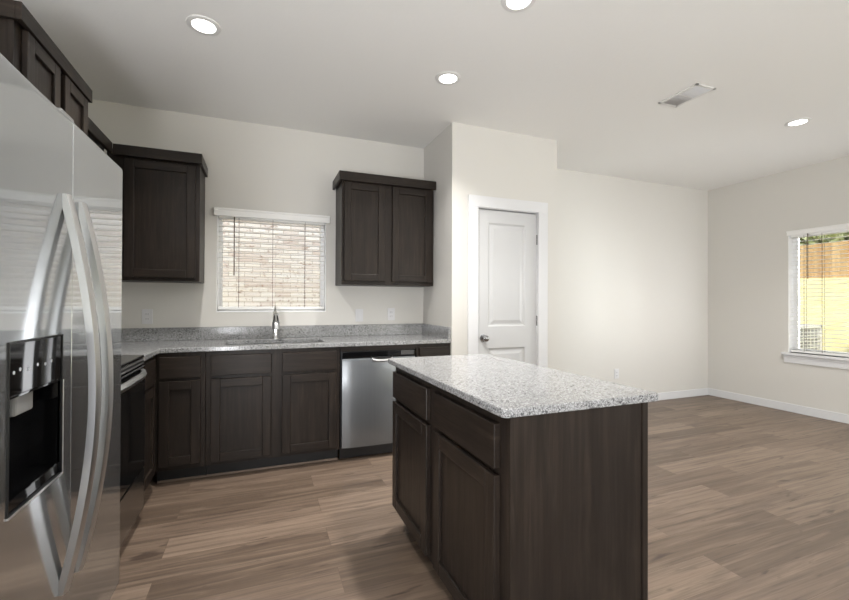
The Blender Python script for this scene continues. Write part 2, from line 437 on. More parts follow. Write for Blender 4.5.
so = obj('window_sill', b, TRIM, t)
b = B(); box(b, XR - .018, XR, RW[0] - .035, RW[1] + .04, RW[2] - .115, RW[2] - .028, .004); obj('apron', b, TRIM, t)

# pantry door
t = thing('door_1', ((DX0 + DX1) / 2, PY, 0), 'white two-panel pantry door with satin knob', 'door', kind='structure')
b = B(); cw = .097; yy = PY - .018
box(b, DX0 - cw, DX0, yy, PY, 0, DZ, .003); box(b, DX1, DX1 + cw + .006, yy, PY, 0, DZ, .003); box(b, DX0 - cw, DX1 + cw + .006, yy, PY, DZ, DZ + cw, .003)
obj('casing', b, TRIM, t)
b = B()
box(b, DX0, DX0 + .004, PY, PY + .1, 0, DZ); box(b, DX1 - .004, DX1, PY, PY + .1, 0, DZ); box(b, DX0, DX1, PY, PY + .1, DZ - .004, DZ)
box(b, DX0, DX0 + .015, PY + .055, PY + .1, 0, DZ); box(b, DX1 - .015, DX1, PY + .055, PY + .1, 0, DZ); box(b, DX0, DX1, PY + .055, PY + .1, DZ - .018, DZ)
obj('jamb', b, TRIM, t)
def panel_door(bm, x0, x1, y, z0, z1, panels, th=.035):
    xs = sorted({x0, x1} | {p[0] for p in panels} | {p[1] for p in panels}); zs = sorted({z0, z1} | {p[2] for p in panels} | {p[3] for p in panels})
    inp = lambda xa, xb, za, zb: any(p[0] <= xa and xb <= p[1] and p[2] <= za and zb <= p[3] for p in panels)
    for xa, xb in zip(xs, xs[1:]):
        for za, zb in zip(zs, zs[1:]):
            if not inp(xa, xb, za, zb): bm.faces.new([bm.verts.new(q) for q in ((xa, y, za), (xb, y, za), (xb, y, zb), (xa, y, zb))])
    for p in panels:      # moulded: slope in, flat, bevel out to a raised field
        lv = [(0, 0), (.014, .011), (.026, .011), (.055, .004)]
        rings = [[(p[0] + i, y + d, p[2] + i), (p[1] - i, y + d, p[2] + i), (p[1] - i, y + d, p[3] - i), (p[0] + i, y + d, p[3] - i)] for i, d in lv]
        vr = [[bm.verts.new(q) for q in r] for r in rings]
        for a, c in zip(vr, vr[1:]):
            for k in range(4): bm.faces.new((a[k], a[(k + 1) % 4], c[(k + 1) % 4], c[k]))
        bm.faces.new(vr[-1])
    yb = y + th
    bm.faces.new([bm.verts.new(q) for q in ((x0, yb, z0), (x1, yb, z0), (x1, yb, z1), (x0, yb, z1))])
    for q in (((x0, y, z0), (x0, yb, z0), (x0, yb, z1), (x0, y, z1)), ((x1, y, z0), (x1, yb, z0), (x1, yb, z1), (x1, y, z1)), ((x0, y, z1), (x1, y, z1), (x1, yb, z1), (x0, yb, z1)), ((x0, y, z0), (x1, y, z0), (x1, yb, z0), (x0, yb, z0))):
        bm.faces.new([bm.verts.new(v) for v in q])
    bmesh.ops.remove_doubles(bm, verts=bm.verts, dist=1e-5)
b = B(); panel_door(b, DX0 + .007, DX1 - .007, PY + .012, .012, DZ - .014, [(1.852, 2.236, 1.014, 1.924), (1.852, 2.236, .22, .825)])
leaf = obj('door_leaf', b, DOORW, t, smooth=False)
b = B(); kx, kz = 1.803, .916
lathe(b, [(.001, PY + .012), (.032, PY + .011), (.032, PY + .006), (.014, PY + .003), (.012, PY - .022), (.022, PY - .028), (.028, PY - .038), (.026, PY - .05), (.016, PY - .057), (.001, PY - .058)], (kx, 0, kz), 'Y', 28)
obj('door_knob', b, NICKEL, t)
for z in (1.80, 1.06, .28):
    b = B(); lathe(b, [(.006, z - .045), (.006, z + .045)], (DX1 - .003, PY + .005, 0), 'Z', 12); obj('hinge', b, NICKEL, t)

# ------------------------------------------------------------------ cabinets
def shaker(fr, a0, a1, z0, z1, d, parent, name='cabinet_door', st=.058, th=.023):
    b = B(); e = .003
    fr.box(b, a0, a0 + st, d, d + th, z0, z1, e, 0); fr.box(b, a1 - st, a1, d, d + th, z0, z1, e, 0)
    fr.box(b, a0 + st, a1 - st, d, d + th, z0, z0 + st, e, 1); fr.box(b, a0 + st, a1 - st, d, d + th, z1 - st, z1, e, 1)
    fr.box(b, a0 + st - .004, a1 - st + .004, d + .001, d + th - .013, z0 + st - .004, z1 - st + .004, 0, 0)
    return obj(name, b, WOOD, parent)
def slabfront(fr, a0, a1, z0, z1, d, parent, name='drawer_front', th=.023):
    b = B(); fr.box(b, a0, a1, d, d + th, z0, z1, .003, 1); return obj(name, b, WOOD, parent)
def base_body(fr, a0, a1, depth, parent, toe=.1, recess=.075, top=.882, name='cabinet_body'):
    b = B(); fr.box(b, a0, a1, -depth, 0, toe, top, .0015, 0); o = obj(name, b, WOOD, parent)
    b = B(); fr.box(b, a0, a1, -depth, -recess, 0, toe, 0, 0); obj('toe_kick', b, BLK, parent)
    return o
FB = Fr((0, YB - .63, 0), (1, 0), (0, -1))              # back run: a = world x, face plane y = 3.21
FY = YB - .63
def base_thing(a0, a1, label):
    return thing('base_cabinet', ((a0 + a1) / 2, FY + .3, 0), label, 'cabinet', 'dark base cabinets along the back wall')
# narrow corner cabinet
t = base_thing(-.66, -.345, 'narrow dark base cabinet with one drawer, in the corner left of the sink cabinet')
base_body(FB, -.640, -.345, .62, t)
b = B(); FB.box(b, -.640, -.345, -.075, -.066, 0, .014, .002); obj('toe_trim', b, TOETRIM, t)
slabfront(FB, -.616, -.372, .714, .854, 0, t); shaker(FB, -.616, -.372, .134, .694, 0, t)
t = base_thing(-.345, .57, 'wide two-door dark sink cabinet under the kitchen window')
b = B()
FB.box(b, -.343, .568, -.02, 0, .1, .882, .0015, 0); FB.box(b, -.343, -.325, -.62, -.02, .1, .882); FB.box(b, .55, .568, -.62, -.02, .1, .882); FB.box(b, -.325, .55, -.62, -.02, .1, .12)
obj('cabinet_body', b, WOOD, t)
b = B(); FB.box(b, -.343, .568, -.62, -.075, 0, .1); obj('toe_kick', b, BLK, t)
for a0, a1 in ((-.311, .077), (.152, .541)):
    slabfront(FB, a0, a1, .716, .855, 0, t, 'false_drawer_front'); shaker(FB, a0, a1, .126, .692, 0, t)
b = B(); FB.box(b, -.343, .568, -.075, -.066, 0, .014, .002); obj('toe_trim', b, TOETRIM, t)
t = base_thing(1.19, 1.50, 'short-width dark base cabinet between dishwasher and pantry wall')
base_body(FB, 1.192, 1.496, .62, t)
slabfront(FB, 1.212, 1.470, .716, .852, 0, t); shaker(FB, 1.212, 1.470, .126, .692, 0, t)
# cabinet on the left wall between range and corner
FL = Fr((-.645, 0, 0), (0, 1), (1, 0))                  # a = world y, faces +x
t = thing('base_cabinet', (-.95, 3.0, 0), 'dark base cabinet turned to face the room, right beside the range', 'cabinet', 'dark base cabinets along the left wall')
base_body(FL, 2.805, 3.205, .605, t)
slabfront(FL, 2.835, 3.135, .700, .853, 0, t); shaker(FL, 2.835, 3.135, .115, .680, 0, t)

# upper cabinets
def crown(b, fr, a0, a1, d, z0, z1, depth, left=True, right=True, mi=1):
    fr.box(b, a0, a1, d - .02, d, z0, z1, .002, mi)
    if left: fr.box(b, a0, a0 + .02, -depth, d - .02, z0, z1, .002, mi)
    if right: fr.box(b, a1 - .02, a1, -depth, d - .02, z0, z1, .002, mi)
UD = .305
FU = Fr((0, YB - UD, 0), (1, 0), (0, -1))
def upper(fr, a0, a1, z0, z1, depth, doors, dz0, dz1, loc, label, cz0, cz1, ca0, ca1, left=True, right=True, group=None):
    t = thing('wall_cabinet', loc, label, 'cabinet', group)
    b = B(); fr.box(b, a0, a1, -depth, 0, z0, z1, .0015, 0); obj('cabinet_body', b, WOOD, t)
    for d0, d1 in doors: shaker(fr, d0, d1, dz0, dz1, 0, t)
    b = B(); crown(b, fr, ca0, ca1, .055, cz0, cz1, depth, left, right); obj('crown_moulding', b, WOOD, t)
    return t
upper(FU, .636, 1.474, 1.372, 2.30, UD, [(.655, 1.008), (1.077, 1.444)], 1.405, 2.238, (1.06, YB - .15, 1.372),
      'dark two-door wall cabinet between kitchen window and pantry', 2.243, 2.318, .606, 1.478, True, False, 'dark wall cabinets')
upper(FU, -1.005, -.425, 1.372, 2.30, UD, [(-.897, -.453)], 1.397, 2.232, (-.68, YB - .15, 1.372),
      'dark single-door wall cabinet left of the kitchen window', 2.243, 2.318, -.957, -.406, False, True, 'dark wall cabinets')
FUL = Fr((XL + UD, 0, 0), (0, 1), (1, 0))
# run on the left wall, mostly behind the refrigerator
upper(Fr((XL + .248, 0, 0), (0, 1), (1, 0)), 2.83, 3.50, 1.372, 2.30, .248, [(2.89, 3.42)], 1.397, 2.232, (XL + .15, 3.17, 1.372),
      'dark wall cabinet in the left corner, mostly hidden behind the refrigerator', 2.243, 2.318, 2.825, 3.47, False, False, 'dark wall cabinets')
# taller, deeper cabinet over the range
RX = -.897
FOR = Fr((RX, 0, 0), (0, 1), (1, 0))
t = thing('wall_cabinet', (XL + .18, 2.43, 1.83), 'raised deeper two-door dark cabinet high above the refrigerator', 'cabinet', 'dark wall cabinets')
b = B(); FOR.box(b, 2.10, 2.795, -(RX - XL), -.019, 1.85, 2.375, .0015, 0); FOR.box(b, 2.092, 2.803, -.019, 0, 1.84, 2.380, .0015, 0); obj('cabinet_body', b, WOOD, t)
for d0, d1 in ((2.145, 2.44), (2.492, 2.775)): shaker(FOR, d0, d1, 1.87, 2.310, 0, t)
b = B(); crown(b, FOR, 2.075, 2.812, .03, 2.315, 2.384, RX - XL, True, True); obj('crown_moulding', b, WOOD, t)

# ------------------------------------------------------------------ countertops
CT0, CT1 = .882, .914
SX0, SX1, SY0, SY1 = -.24, .47, 3.30, 3.66
t = thing('countertop', (.1, YB - .32, CT0), 'speckled grey granite worktop in an L along the back wall', 'countertop')
b = B()
xs = [XL, -.613, SX0, SX1, PX0]; ys = [2.805, YB - .645, SY0, SY1, YB]
cells = [(i, j) for i in range(4) for j in range(4) if not (i > 0 and j == 0) and not (i == 2 and j == 2)]
gridslab(b, xs, ys, cells, CT0, CT1, .004)
obj('worktop', b, GRAN, t)
b = B(); box(b, XL, PX0, YB - .02, YB, CT1, 1.016, .002); obj('backsplash', b, GRAN, t)
b = B(); box(b, PX0 - .02, PX0, YB - .64, YB - .02, CT1, 1.016, .002); obj('backsplash', b, GRAN, t)
b = B(); box(b, XL, XL + .02, 2.805, YB - .02, CT1, 1.016, .002); obj('backsplash', b, GRAN, t)

# sink
t = thing('kitchen_sink', ((SX0 + SX1) / 2, (SY0 + SY1) / 2, .70), 'stainless undermount sink sunk in the granite below the window', 'sink')
b = B(); th = .003; z0 = .705
def bowl(bm, x0, x1, y0, y1, zt, zb):
    def ring(i, z, r):
        pts = []
        for cx_, cy_, a0 in ((x1 - i - r, y1 - i - r, 0), (x0 + i + r, y1 - i - r, 90), (x0 + i + r, y0 + i + r, 180), (x1 - i - r, y0 + i + r, 270)):
            for k in range(5):
                a = math.radians(a0 + k * 22.5); pts.append((cx_ + r * math.cos(a), cy_ + r * math.sin(a), z))
        return pts
    ringloft(bm, [ring(-.02, zt, .03), ring(0, zt, .03), ring(.004, zb + .03, .03), ring(.03, zb, .03)], True, True)
bowl(b, SX0 - .002, SX1 + .002, SY0 - .002, SY1 + .002, CT0 - .001, z0)
obj('sink_bowl', b, STEELD, t)
b = B(); lathe(b, [(.001, z0 + .002), (.042, z0 + .004), (.045, z0 + .001)], ((SX0 + SX1) / 2, (SY0 + SY1) / 2, 0)); obj('drain', b, CHROME, t)

# faucet
fx, fy = .118, 3.735
t = thing('kitchen_faucet', (fx, fy, CT1), 'chrome pull-out kitchen faucet standing behind the sink', 'faucet')
b = B(); lathe(b, [(.001, CT1), (.031, CT1), (.031, CT1 + .006), (.026, CT1 + .014), (.023, CT1 + .03), (.0225, CT1 + .10), (.024, CT1 + .15), (.027, CT1 + .19), (.025, CT1 + .208), (.014, CT1 + .216), (.001, CT1 + .217)], (fx, fy, 0), 'Z', 28)
obj('faucet_body', b, CHROME, t)
b = B(); pts = []; rr = []
for k in range(11):
    s = k / 10; a = math.radians(100 * s)
    pts.append((fx, fy - .012 - .17 * s, CT1 + .165 + .055 * math.sin(math.pi * (s * .9 + .05)) - .035 * s * s)); rr.append(.021 + .008 * s)
tube(b, pts, rr, 18); spout = obj('spout', b, CHROME, t)
p = Vector(pts[-1]); b = B(); lathe(b, [(.020, .004), (.030, -.012), (.034, -.042), (.030, -.05), (.024, -.050), (.022, -.044), (.001, -.044)], (p.x, p.y, p.z - .0), 'Z', 22); obj('spray_head', b, HANDLE, spout)
b = B(); tube(b, [(fx, fy + .0, CT1 + .207), (fx, fy + .012, CT1 + .235), (fx + .002, fy + .03, CT1 + .262), (fx + .003, fy + .052, CT1 + .275)], [.012, .011, .008, .006], 14); obj('lever', b, CHROME, t)

# ------------------------------------------------------------------ dishwasher
t = thing('dishwasher', (.88, FY + .3, 0), 'stainless dishwasher with black control strip beside the sink cabinet', 'dishwasher')
dx0, dx1 = .586, 1.178
b = B(); box(b, dx0 - .008, dx1 + .006, FY + .02, YB - .03, .10, .876); obj('dishwasher_tub', b, SATBLK, t)
b = B()
n = 24; rings = []
for k in range(n + 1):
    s = k / n; x = dx0 + (dx1 - dx0) * s; bow = .010 * (1 - (2 * s - 1) ** 2) - .006 * math.exp(-(s / .06) ** 2) - .006 * math.exp(-((1 - s) / .06) ** 2)
    yf = FY - .016 - bow
    rings.append([(x, yf, .108), (x, yf, .765), (x, yf + .004, .787), (x, yf + .016, .793), (x, FY + .018, .793), (x, FY + .018, .108)])
ringloft(b, rings, True, True); obj('door_panel', b, STEELD, t)
b = B(); box(b, dx0, dx1, FY - .014, FY + .018, .797, .842, .004); cp = obj('control_panel', b, GLOSSBLK, t)
b = B(); box(b, 1.055, 1.165, FY - .0152, FY - .013, .803, .838, .0005); obj('control_label', b, M('label_grey', srgb(62, 62, 62), .3).m, cp)
b = B(); box(b, dx0 - .014, dx1 + .012, FY - .001, FY + .02, .846, .881, .001); obj('top_rail', b, WH, t)
b = B()
rings = []
for k in range(17):
    s = k / 16; a = math.pi * s; x = .895 - .085 * math.cos(a); dz = .022 * math.sin(a) ** .7 if 0 < s < 1 else 0
    y = FY - .026 - .020 * math.sin(a) ** .6 if 0 < s < 1 else FY - .026
    z = .790 - dz
    rings.append([(x, y + .010, z + .010), (x, y - .006, z + .010), (x, y - .010, z), (x, y + .006, z - .012), (x, y + .014, z - .004)])
ringloft(b, rings, True, True); obj('door_handle', b, BRIGHT, t)
b = B(); box(b, .82, .97, FY - .030, FY - .017, .772, .796, .003); obj('handle_pocket', b, SATBLK, t)
b = B(); box(b, dx0 - .006, dx1 + .006, FY + .055, FY + .07, .008, .1); obj('kick_plate', b, SATBLK, t)

# ------------------------------------------------------------------ island
IX0, IX1, IY0, IY1 = .655, 1.280, 1.04, 2.225
FI = Fr((.694, 0, 0), (0, -1), (-1, 0))                # a = -y ; faces -x (left)
t = thing('kitchen_island', (.96, 1.64, 0), 'dark wood kitchen island cabinet with two drawers over two doors', 'island')
b = B()
box(b, .694, 1.212, 1.072, 2.195, .1, .887, .0015, 0)
obj('cabinet_body', b, WOOD, t)
b = B(); box(b, .769, 1.212, 1.076, 2.19, 0, .1); obj('toe_kick', b, BLK, t)
b = B(); box(b, .690, 1.210, 1.058, 1.072, 0.1, .887, .001, 0); box(b, .77, 1.21, 1.058, 1.072, 0, .1, 0, 0); obj('end_panel', b, WOOD, t)
b = B(); box(b, 1.212, 1.236, 1.052, 2.205, 0, .887, .002, 0); obj('back_panel', b, WOOD, t)
for a0, a1 in ((-2.176, -1.684), (-1.604, -1.12)):
    slabfront(FI, a0, a1, .712, .85, 0, t); shaker(FI, a0, a1, .125, .69, 0, t)
b = B(); gridslab(b, [IX0, IX1], [IY0, IY1], [(0, 0)], .887, CT1, .004, .018)
tag(obj('island_countertop', b, GRAN), 'rectangular speckled grey granite slab topping the island', 'countertop')

# ------------------------------------------------------------------ refrigerator
FX, FY0, FG, FY1, FZ = -.522, 1.125, 1.545, 2.025, 1.762
t = thing('refrigerator', (-.85, 1.57, 0), 'stainless side-by-side refrigerator with a black water dispenser', 'refrigerator')
b = B(); box(b, -1.235, -.602, FY0 + .004, FY1 - .004, .03, FZ - .012, .004); box(b, -1.2, -.63, FY0 + .02, FY1 - .02, 0, .03); obj('fridge_body', b, FRIDGEBODY, t)
DP = (1.210, 1.486, .735, 1.130)
def fridge_door(bm, y0, y1, z0, z1, hole=None):
    # front skin with rounded vertical edges and a very slight bow, hole cut for the dispenser
    def xf(y):
        s = (y - y0) / (y1 - y0);  r = .0015
        e = min(y - y0, y1 - y); x = FX + (.0032 if hole else 0) * ((2 * s - 1) ** 2 - 1)
        if e < r: x -= r - math.sqrt(max(r * r - (r - e) ** 2, 0))
        return x
    ed = (0, .0003, .0008, .0015, .0025, .004)
    ys = [y0 + q for q in ed] + [y0 + (y1 - y0) * k / 14 for k in range(1, 14)] + [y1 - q for q in ed]
    zs = [z0, z0 + .004, z0 + .007, z0 + .010, z1 - .018, z1 - .015, z1 - .012, z1 - .004, z1]
    zx = [.006, 0, 0, 0, 0, 0, 0, .002, .010]
    if hole:
        ys = [y for y in ys if min(abs(y - hole[0]), abs(y - hole[1])) > .004] + [hole[0], hole[1]]
        zs = [z0, z0 + .004, z0 + .007, z0 + .010, hole[2], hole[3], z1 - .018, z1 - .015, z1 - .012, z1 - .004, z1]; zx = [.006] + [0] * 8 + [.002, .010]
    ys = sorted(ys); V = {}
    for i, y in enumerate(ys):
        for j, z in enumerate(zs): V[i, j] = bm.verts.new((xf(y) - zx[j], y, z))
    for i in range(len(ys) - 1):
        for j in range(len(zs) - 1):
            if hole and hole[0] - 1e-6 <= ys[i] and ys[i + 1] <= hole[1] + 1e-6 and zs[j] >= hole[2] - 1e-6 and zs[j + 1] <= hole[3] + 1e-6: continue
            bm.faces.new((V[i, j], V[i + 1, j], V[i + 1, j + 1], V[i, j + 1])).smooth = True
    xb = -.598; n = len(ys) - 1; m = len(zs) - 1
    bl = {}
    for i in range(n + 1):
        for j in (0, m): bl[i, j] = bm.verts.new((xb, ys[i], zs[j]))
    for j in range(1, m):
        for i in (0, n): bl[i, j] = bm.verts.new((xb, ys[i], zs[j]))
    for i in range(n):
        for j in (0, m): bm.faces.new((V[i, j], V[i + 1, j], bl[i + 1, j], bl[i, j]))
    for j in range(m):
        for i in (0, n): bm.faces.new((V[i, j], V[i, j + 1], bl[i, j + 1], bl[i, j]))
    bm.faces.new([bl[0, j] for j in range(m + 1)] + [bl[i, m] for i in range(1, n + 1)] + [bl[n, j] for j in range(m - 1, -1, -1)] + [bl[i, 0] for i in range(n - 1, 0, -1)])
b = B(); fridge_door(b, FY0, FG - .0015, .09, FZ, DP); fz = obj('freezer_door', b, STEEL, t)
b = B(); fridge_door(b, FG + .0015, FY1, .09, FZ); fd = obj('fridge_door', b, STEEL, t)
b = B(); box(b, -.6, -.57, FY0 + .01, FY1 - .01, .02, .085, .003); obj('base_grille', b, SATBLK, t)
for y in (FG - .05, FG + .02): pass
b = B(); box(b, -.597, -.5238, FG - .0014, FG + .0014, .1, FZ - .012); obj('door_gasket', b, RUBBER, t)
b = B(); box(b, -.62, -.535, FG - .045, FG + .045, FZ - .001, FZ + .018, .004); obj('hinge_cover', b, GREYPL, t)
def fridge_handle(yc, parent):
    b = B(); N = 40; rings = []; z0, z1 = .392, 1.528; hw = .017
    for k in range(N + 1):
        s = k / N; z = z0 + (z1 - z0) * s; q = math.sin(math.pi * s) ** .9
        x = FX - .004 + .074 * q + .004; th = .024
        rings.append([(x - th * .5, yc - hw * .8, z), (x + th * .30, yc - hw, z), (x + th * .5, yc - hw * .55, z), (x + th * .62, yc, z), (x + th * .5, yc + hw * .55, z), (x + th * .30, yc + hw, z), (x - th * .5, yc + hw * .8, z)])
    ringloft(b, rings, True, True)
    return obj('door_handle', b, HANDLE, parent)
fridge_handle(1.492, fz); fridge_handle(1.602, fd)
# dispenser: bezel, control panel, cavity, shelf, paddle
b = B(); e = .004; xx = FX + .0012
for q in ((DP[0], DP[0] + e, DP[2], DP[3]), (DP[1] - e, DP[1], DP[2], DP[3]), (DP[0], DP[1], DP[2], DP[2] + e), (DP[0], DP[1], DP[3] - e, DP[3])):
    box(b, xx - .012, xx, q[0], q[1], q[2], q[3], .0015)
disp = obj('dispenser_bezel', b, SATBLK, fz)
b = B(); box(b, xx - .01, xx + .0012, DP[0], DP[1] + .002, DP[2] - .004, DP[2] + .002, .001); box(b, xx - .01, xx + .0012, DP[1] - .001, DP[1] + .003, DP[2] - .004, 1.0, .001)
obj('dispenser_trim', b, BRIGHT, fz)
b = B(); yb0, yb1 = DP[0] + e, DP[1] - e; xbk = FX - .070
box(b, xbk - .003, xbk, yb0, yb1, DP[2], 1.0); box(b, xbk, xx - .006, yb0 - .003, yb0, DP[2], 1.0); box(b, xbk, xx - .006, yb1, yb1 + .003, DP[2], 1.0)
box(b, xbk, xx - .006, yb0, yb1, DP[2] + e, DP[2] + e + .03, .003); box(b, xbk, xx - .006, yb0, yb1, .998, 1.003)
obj('dispenser_cavity', b, GLOSSBLK, fz)
b = B(); box(b, xx - .03, xx - .003, yb0, yb1, 1.003, DP[3] - e, .003); obj('dispenser_panel', b, GLOSSBLK, fz)
b = B(); box(b, xbk, xbk + .030, 1.335, 1.425, .935, .998, .006); obj('dispenser_paddle', b, GREYPL, fz)
b = B()
for k, yk in enumerate((1.235, 1.262, 1.300, 1.345, 1.385, 1.42)):
    b = B(); lathe(b, [(.0045, xx - .0034), (.0045, xx - .0022)], (0, yk, 1.058 + .004 * (k % 2)), 'X', 10)
    obj('dispenser_button', b, ICON, fz)

# ------------------------------------------------------------------ range
RY0, RY1 = 2.035, 2.795
t = thing('range', (-.93, 2.41, 0), 'black glass-top electric range with steel handle beyond the refrigerator', 'stove')
b = B(); box(b, -1.25, -.64, RY0, RY1, .03, .905, .003); box(b, -1.2, -.68, RY0 + .03, RY1 - .03, 0, .03); obj('range_body', b, SATBLK, t)
b = B(); box(b, -1.25, -.612, RY0 - .002, RY1 + .002, .905, .922, .004); obj('cooktop', b, GLOSSBLK, t)
b = B(); box(b, -1.252, -1.18, RY0, RY1, .922, 1.10, .006); bgx = obj('backguard', b, SATBLK, t)
for yk in (2.10, 2.18, 2.65, 2.73):
    b = B(); lathe(b, [(.020, -1.181), (.018, -1.155)], (0, yk, 1.02), 'X', 20); obj('control_knob', b, HANDLE, bgx)
b = B(); box(b, -.642, -.613, RY0 + .004, RY1 - .004, .868, .904, .004); vt = obj('vent_trim', b, SATBLK, t)
b = B(); box(b, -.614, -.611, RY0 + .01, RY1 - .01, .893, .899); box(b, -.614, -.611, RY0 + .01, RY1 - .01, .874, .880); obj('trim_line', b, HANDLE, vt)
b = B(); box(b, -.64, -.604, RY0 + .003, RY1 - .003, .292, .864, .006); od = obj('oven_door', b, GLOSSBLK, t)
b = B(); N = 26; rings = []
for k in range(N + 1):
    s = k / N; y = RY0 + .04 + (RY1 - RY0 - .14) * s; q = (1 - abs(2 * s - 1) ** 5)
    x = -.600 + .036 * q; z = .838
    rings.append([(x - .010, y, z - .014), (x + .006, y, z - .018), (x + .013, y, z), (x + .006, y, z + .018), (x - .010, y, z + .014)])
ringloft(b, rings, True, True); obj('oven_handle', b, BRIGHT, od)
b = B(); box(b, -.64, -.606, RY0 + .003, RY1 - .003, .058, .284, .005); obj('storage_drawer', b, M('dark_stainless', g(.30), .22, 1.0).m, t)
b = B(); box(b, -.66, -.645, RY0 + .02, RY1 - .02, .0, .058); obj('kick_panel', b, SATBLK, t)

# ------------------------------------------------------------------ blinds
def blind(axis, a0, a1, dfront, depth_dir, z0, z1, pitch, label, loc, val, cords, wand, ladder_n):
    """axis 'x': slats along x, normal along y; 'y': slats along y, normal along x"""
    t = thing('window_blind', loc, label, 'blind')
    def bx(bm, p0, p1, d0, d1, za, zb, bev=0):
        d0, d1 = dfront + depth_dir * d0, dfront + depth_dir * d1
        if axis == 'x': box(bm, p0, p1, d0, d1, za, zb, bev)
        else: box(bm, d0, d1, p0, p1, za, zb, bev)
    b = B(); z = z0 + .05
    while z < z1 - .03:
        # a slightly crowned slat
        n = 5; prof = [(.004 + .046 * k / (n - 1), .0022 * (1 - (2 * k / (n - 1) - 1) ** 2)) for k in range(n)]
        ring = lambda p: [((p, dfront + depth_dir * d, z + h) if axis == 'x' else (dfront + depth_dir * d, p, z + h)) for d, h in prof] + \
                         [((p, dfront + depth_dir * d, z + h - .0028) if axis == 'x' else (dfront + depth_dir * d, p, z + h - .0028)) for d, h in reversed(prof)]
        ringloft(b, [ring(a0), ring(a1)], True, True); z += pitch
    obj('blind_slats', b, SLAT, t)
    b = B(); bx(b, a0, a1, .004, .050, z0 + .004, z0 + .03, .003); obj('bottom_rail', b, SLAT, t)
    b = B(); bx(b, a0, a1, .002, .052, z1 - .045, z1 - .002, .002); obj('headrail', b, SLAT, t)
    b = B(); bx(b, val[0], val[1], val[4], val[4] + .016, val[2], val[3], .004); bx(b, val[0], val[1], val[4] - .006, val[4] + .002, val[3] - .018, val[3], .003)
    for p in (val[0], val[1] - .014): bx(b, p, p + .014, val[4] + .012, -.001, val[2], val[3], .001)
    obj('valance', b, SLAT, t)
    for c in cords:
        b = B()
        bx(b, c - .0014, c + .0014, .0015, .004, z0 + .02, z1 - .03); bx(b, c - .0014, c + .0014, .050, .0525, z0 + .02, z1 - .03)
        obj('ladder_cord', b, CORD, t)
    b = B(); pz = z1 - .02
    P = (wand, dfront - depth_dir * .008) if axis == 'x' else (dfront - depth_dir * .008, wand)
    lathe(b, [(.0042, pz - .5), (.0042, pz)], (P[0], P[1], 0), 'Z', 8); obj('tilt_wand', b, CORD, t)
    return t
blind('x', KW[0] + .010, KW[1] - .010, YB + .012, 1, KW[2] + .018, KW[3] - .002, .0435,
      'white slatted blind open in the kitchen window above the faucet', (.107, YB + .03, KW[2] + .02), (-.356, .579, 1.930, 1.996, -.050), (-.17, .10, .37), -.205, 3)
blind('y', RW[0] + .012, RW[1] - .012, XR + .012, 1, RW[2] + .004, RW[3] - .002, .0445,
      'white slatted blind open in the right-hand yard window', (XR + .03, 2.1, RW[2]), (RW[0] - .03, RW[1] + .012, 1.998, 2.05, -.022), (1.45, 1.9, 2.38, 2.62, 2.78), 2.74, 3)

# ------------------------------------------------------------------ outlets and switch
def plate(axis, c, label, cat, kind, group=None):
    nm = 'wall_outlet' if kind == 'outlet' else 'light_switch'
    t = thing(nm, c, label, cat, group)
    def bx(bm, a0, a1, d, z0, z1, bev=0, d0=0): box(bm, c[0] + a0, c[0] + a1, c[1] - d, c[1] - d0, c[2] + z0, c[2] + z1, bev)
    b = B(); bx(b, -.036, .036, .006, -.058, .058, .002); obj('cover_plate', b, PLASTICW, t)
    if kind == 'outlet':
        for z in (-.03, .008):
            b = B(); bx(b, -.016, .016, .0085, z, z + .024, .002, .005); s = obj('socket', b, PLASTICW, t)
            b = B(); bx(b, -.008, -.0055, .009, z + .007, z + .017, 0, .0075); bx(b, .0055, .008, .009, z + .007, z + .017, 0, .0075); obj('slot', b, RUBBER, s)
    else:
        b = B(); bx(b, -.016, .016, .009, -.033, .033, .002, .005); obj('rocker', b, PLASTICW, t)
plate('x', (-.821, YB, 1.105), 'white wall outlet above the counter left of the kitchen window', 'outlet', 'outlet')
plate('x', (.857, YB, 1.102), 'white rocker switch plate just right of the kitchen window', 'switch', 'switch')
plate('x', (1.166, YB, 1.110), 'white wall outlet above the counter nearest the pantry corner', 'outlet', 'outlet')
plate('x', (3.99, YB, .375), 'white wall outlet low on the blank wall beyond the island', 'outlet', 'outlet')

# ------------------------------------------------------------------ ceiling
def can(x, y, label):
    t = thing('ceiling_light', (x, y, H), label, 'light', 'recessed ceiling lights')
    b = B(); lathe(b, [(.0595, H - .0015), (.061, H - .006), (.076, H - .007), (.085, H - .004), (.087, H)], (x, y, 0), 'Z', 40, 0, False); obj('trim_ring', b, VENTW, t)
    b = B(); lathe(b, [(.001, H - .004), (.0605, H - .003), (.0605, H - .001)], (x, y, 0), 'Z', 40); obj('lens', b, LENS, t)
    o = lamp('can_lamp', 'AREA', (0, 0, -.012), CAN_W, (1.0, .98, .95), shape='DISK', size=.13, spread=math.radians(115)); o.parent = t
can(-.297, 2.58, 'round recessed ceiling light nearest the refrigerator')
can(1.176, 2.572, 'round recessed ceiling light above the dishwasher side of the island')
can(1.2, 1.775, 'round recessed ceiling light cut by the top edge of the photo')
can(4.179, 2.108, 'round recessed ceiling light near the yard window, right of the vent')
t = thing('ceiling_vent', (2.895, 2.14, H), 'white rectangular ceiling air vent with grey louvres', 'vent')
vx0, vx1, vy0, vy1 = 2.795, 2.985, 1.985, 2.295
b = B(); fw = .022
box(b, vx0, vx0 + fw, vy0, vy1, H - .008, H, .002); box(b, vx1 - fw, vx1, vy0, vy1, H - .008, H, .002); box(b, vx0, vx1, vy0, vy0 + fw, H - .008, H, .002); box(b, vx0, vx1, vy1 - fw, vy1, H - .008, H, .002)
box(b, vx0, vx1, (vy0 + vy1) / 2 - .006, (vy0 + vy1) / 2 + .006, H - .007, H, .001)
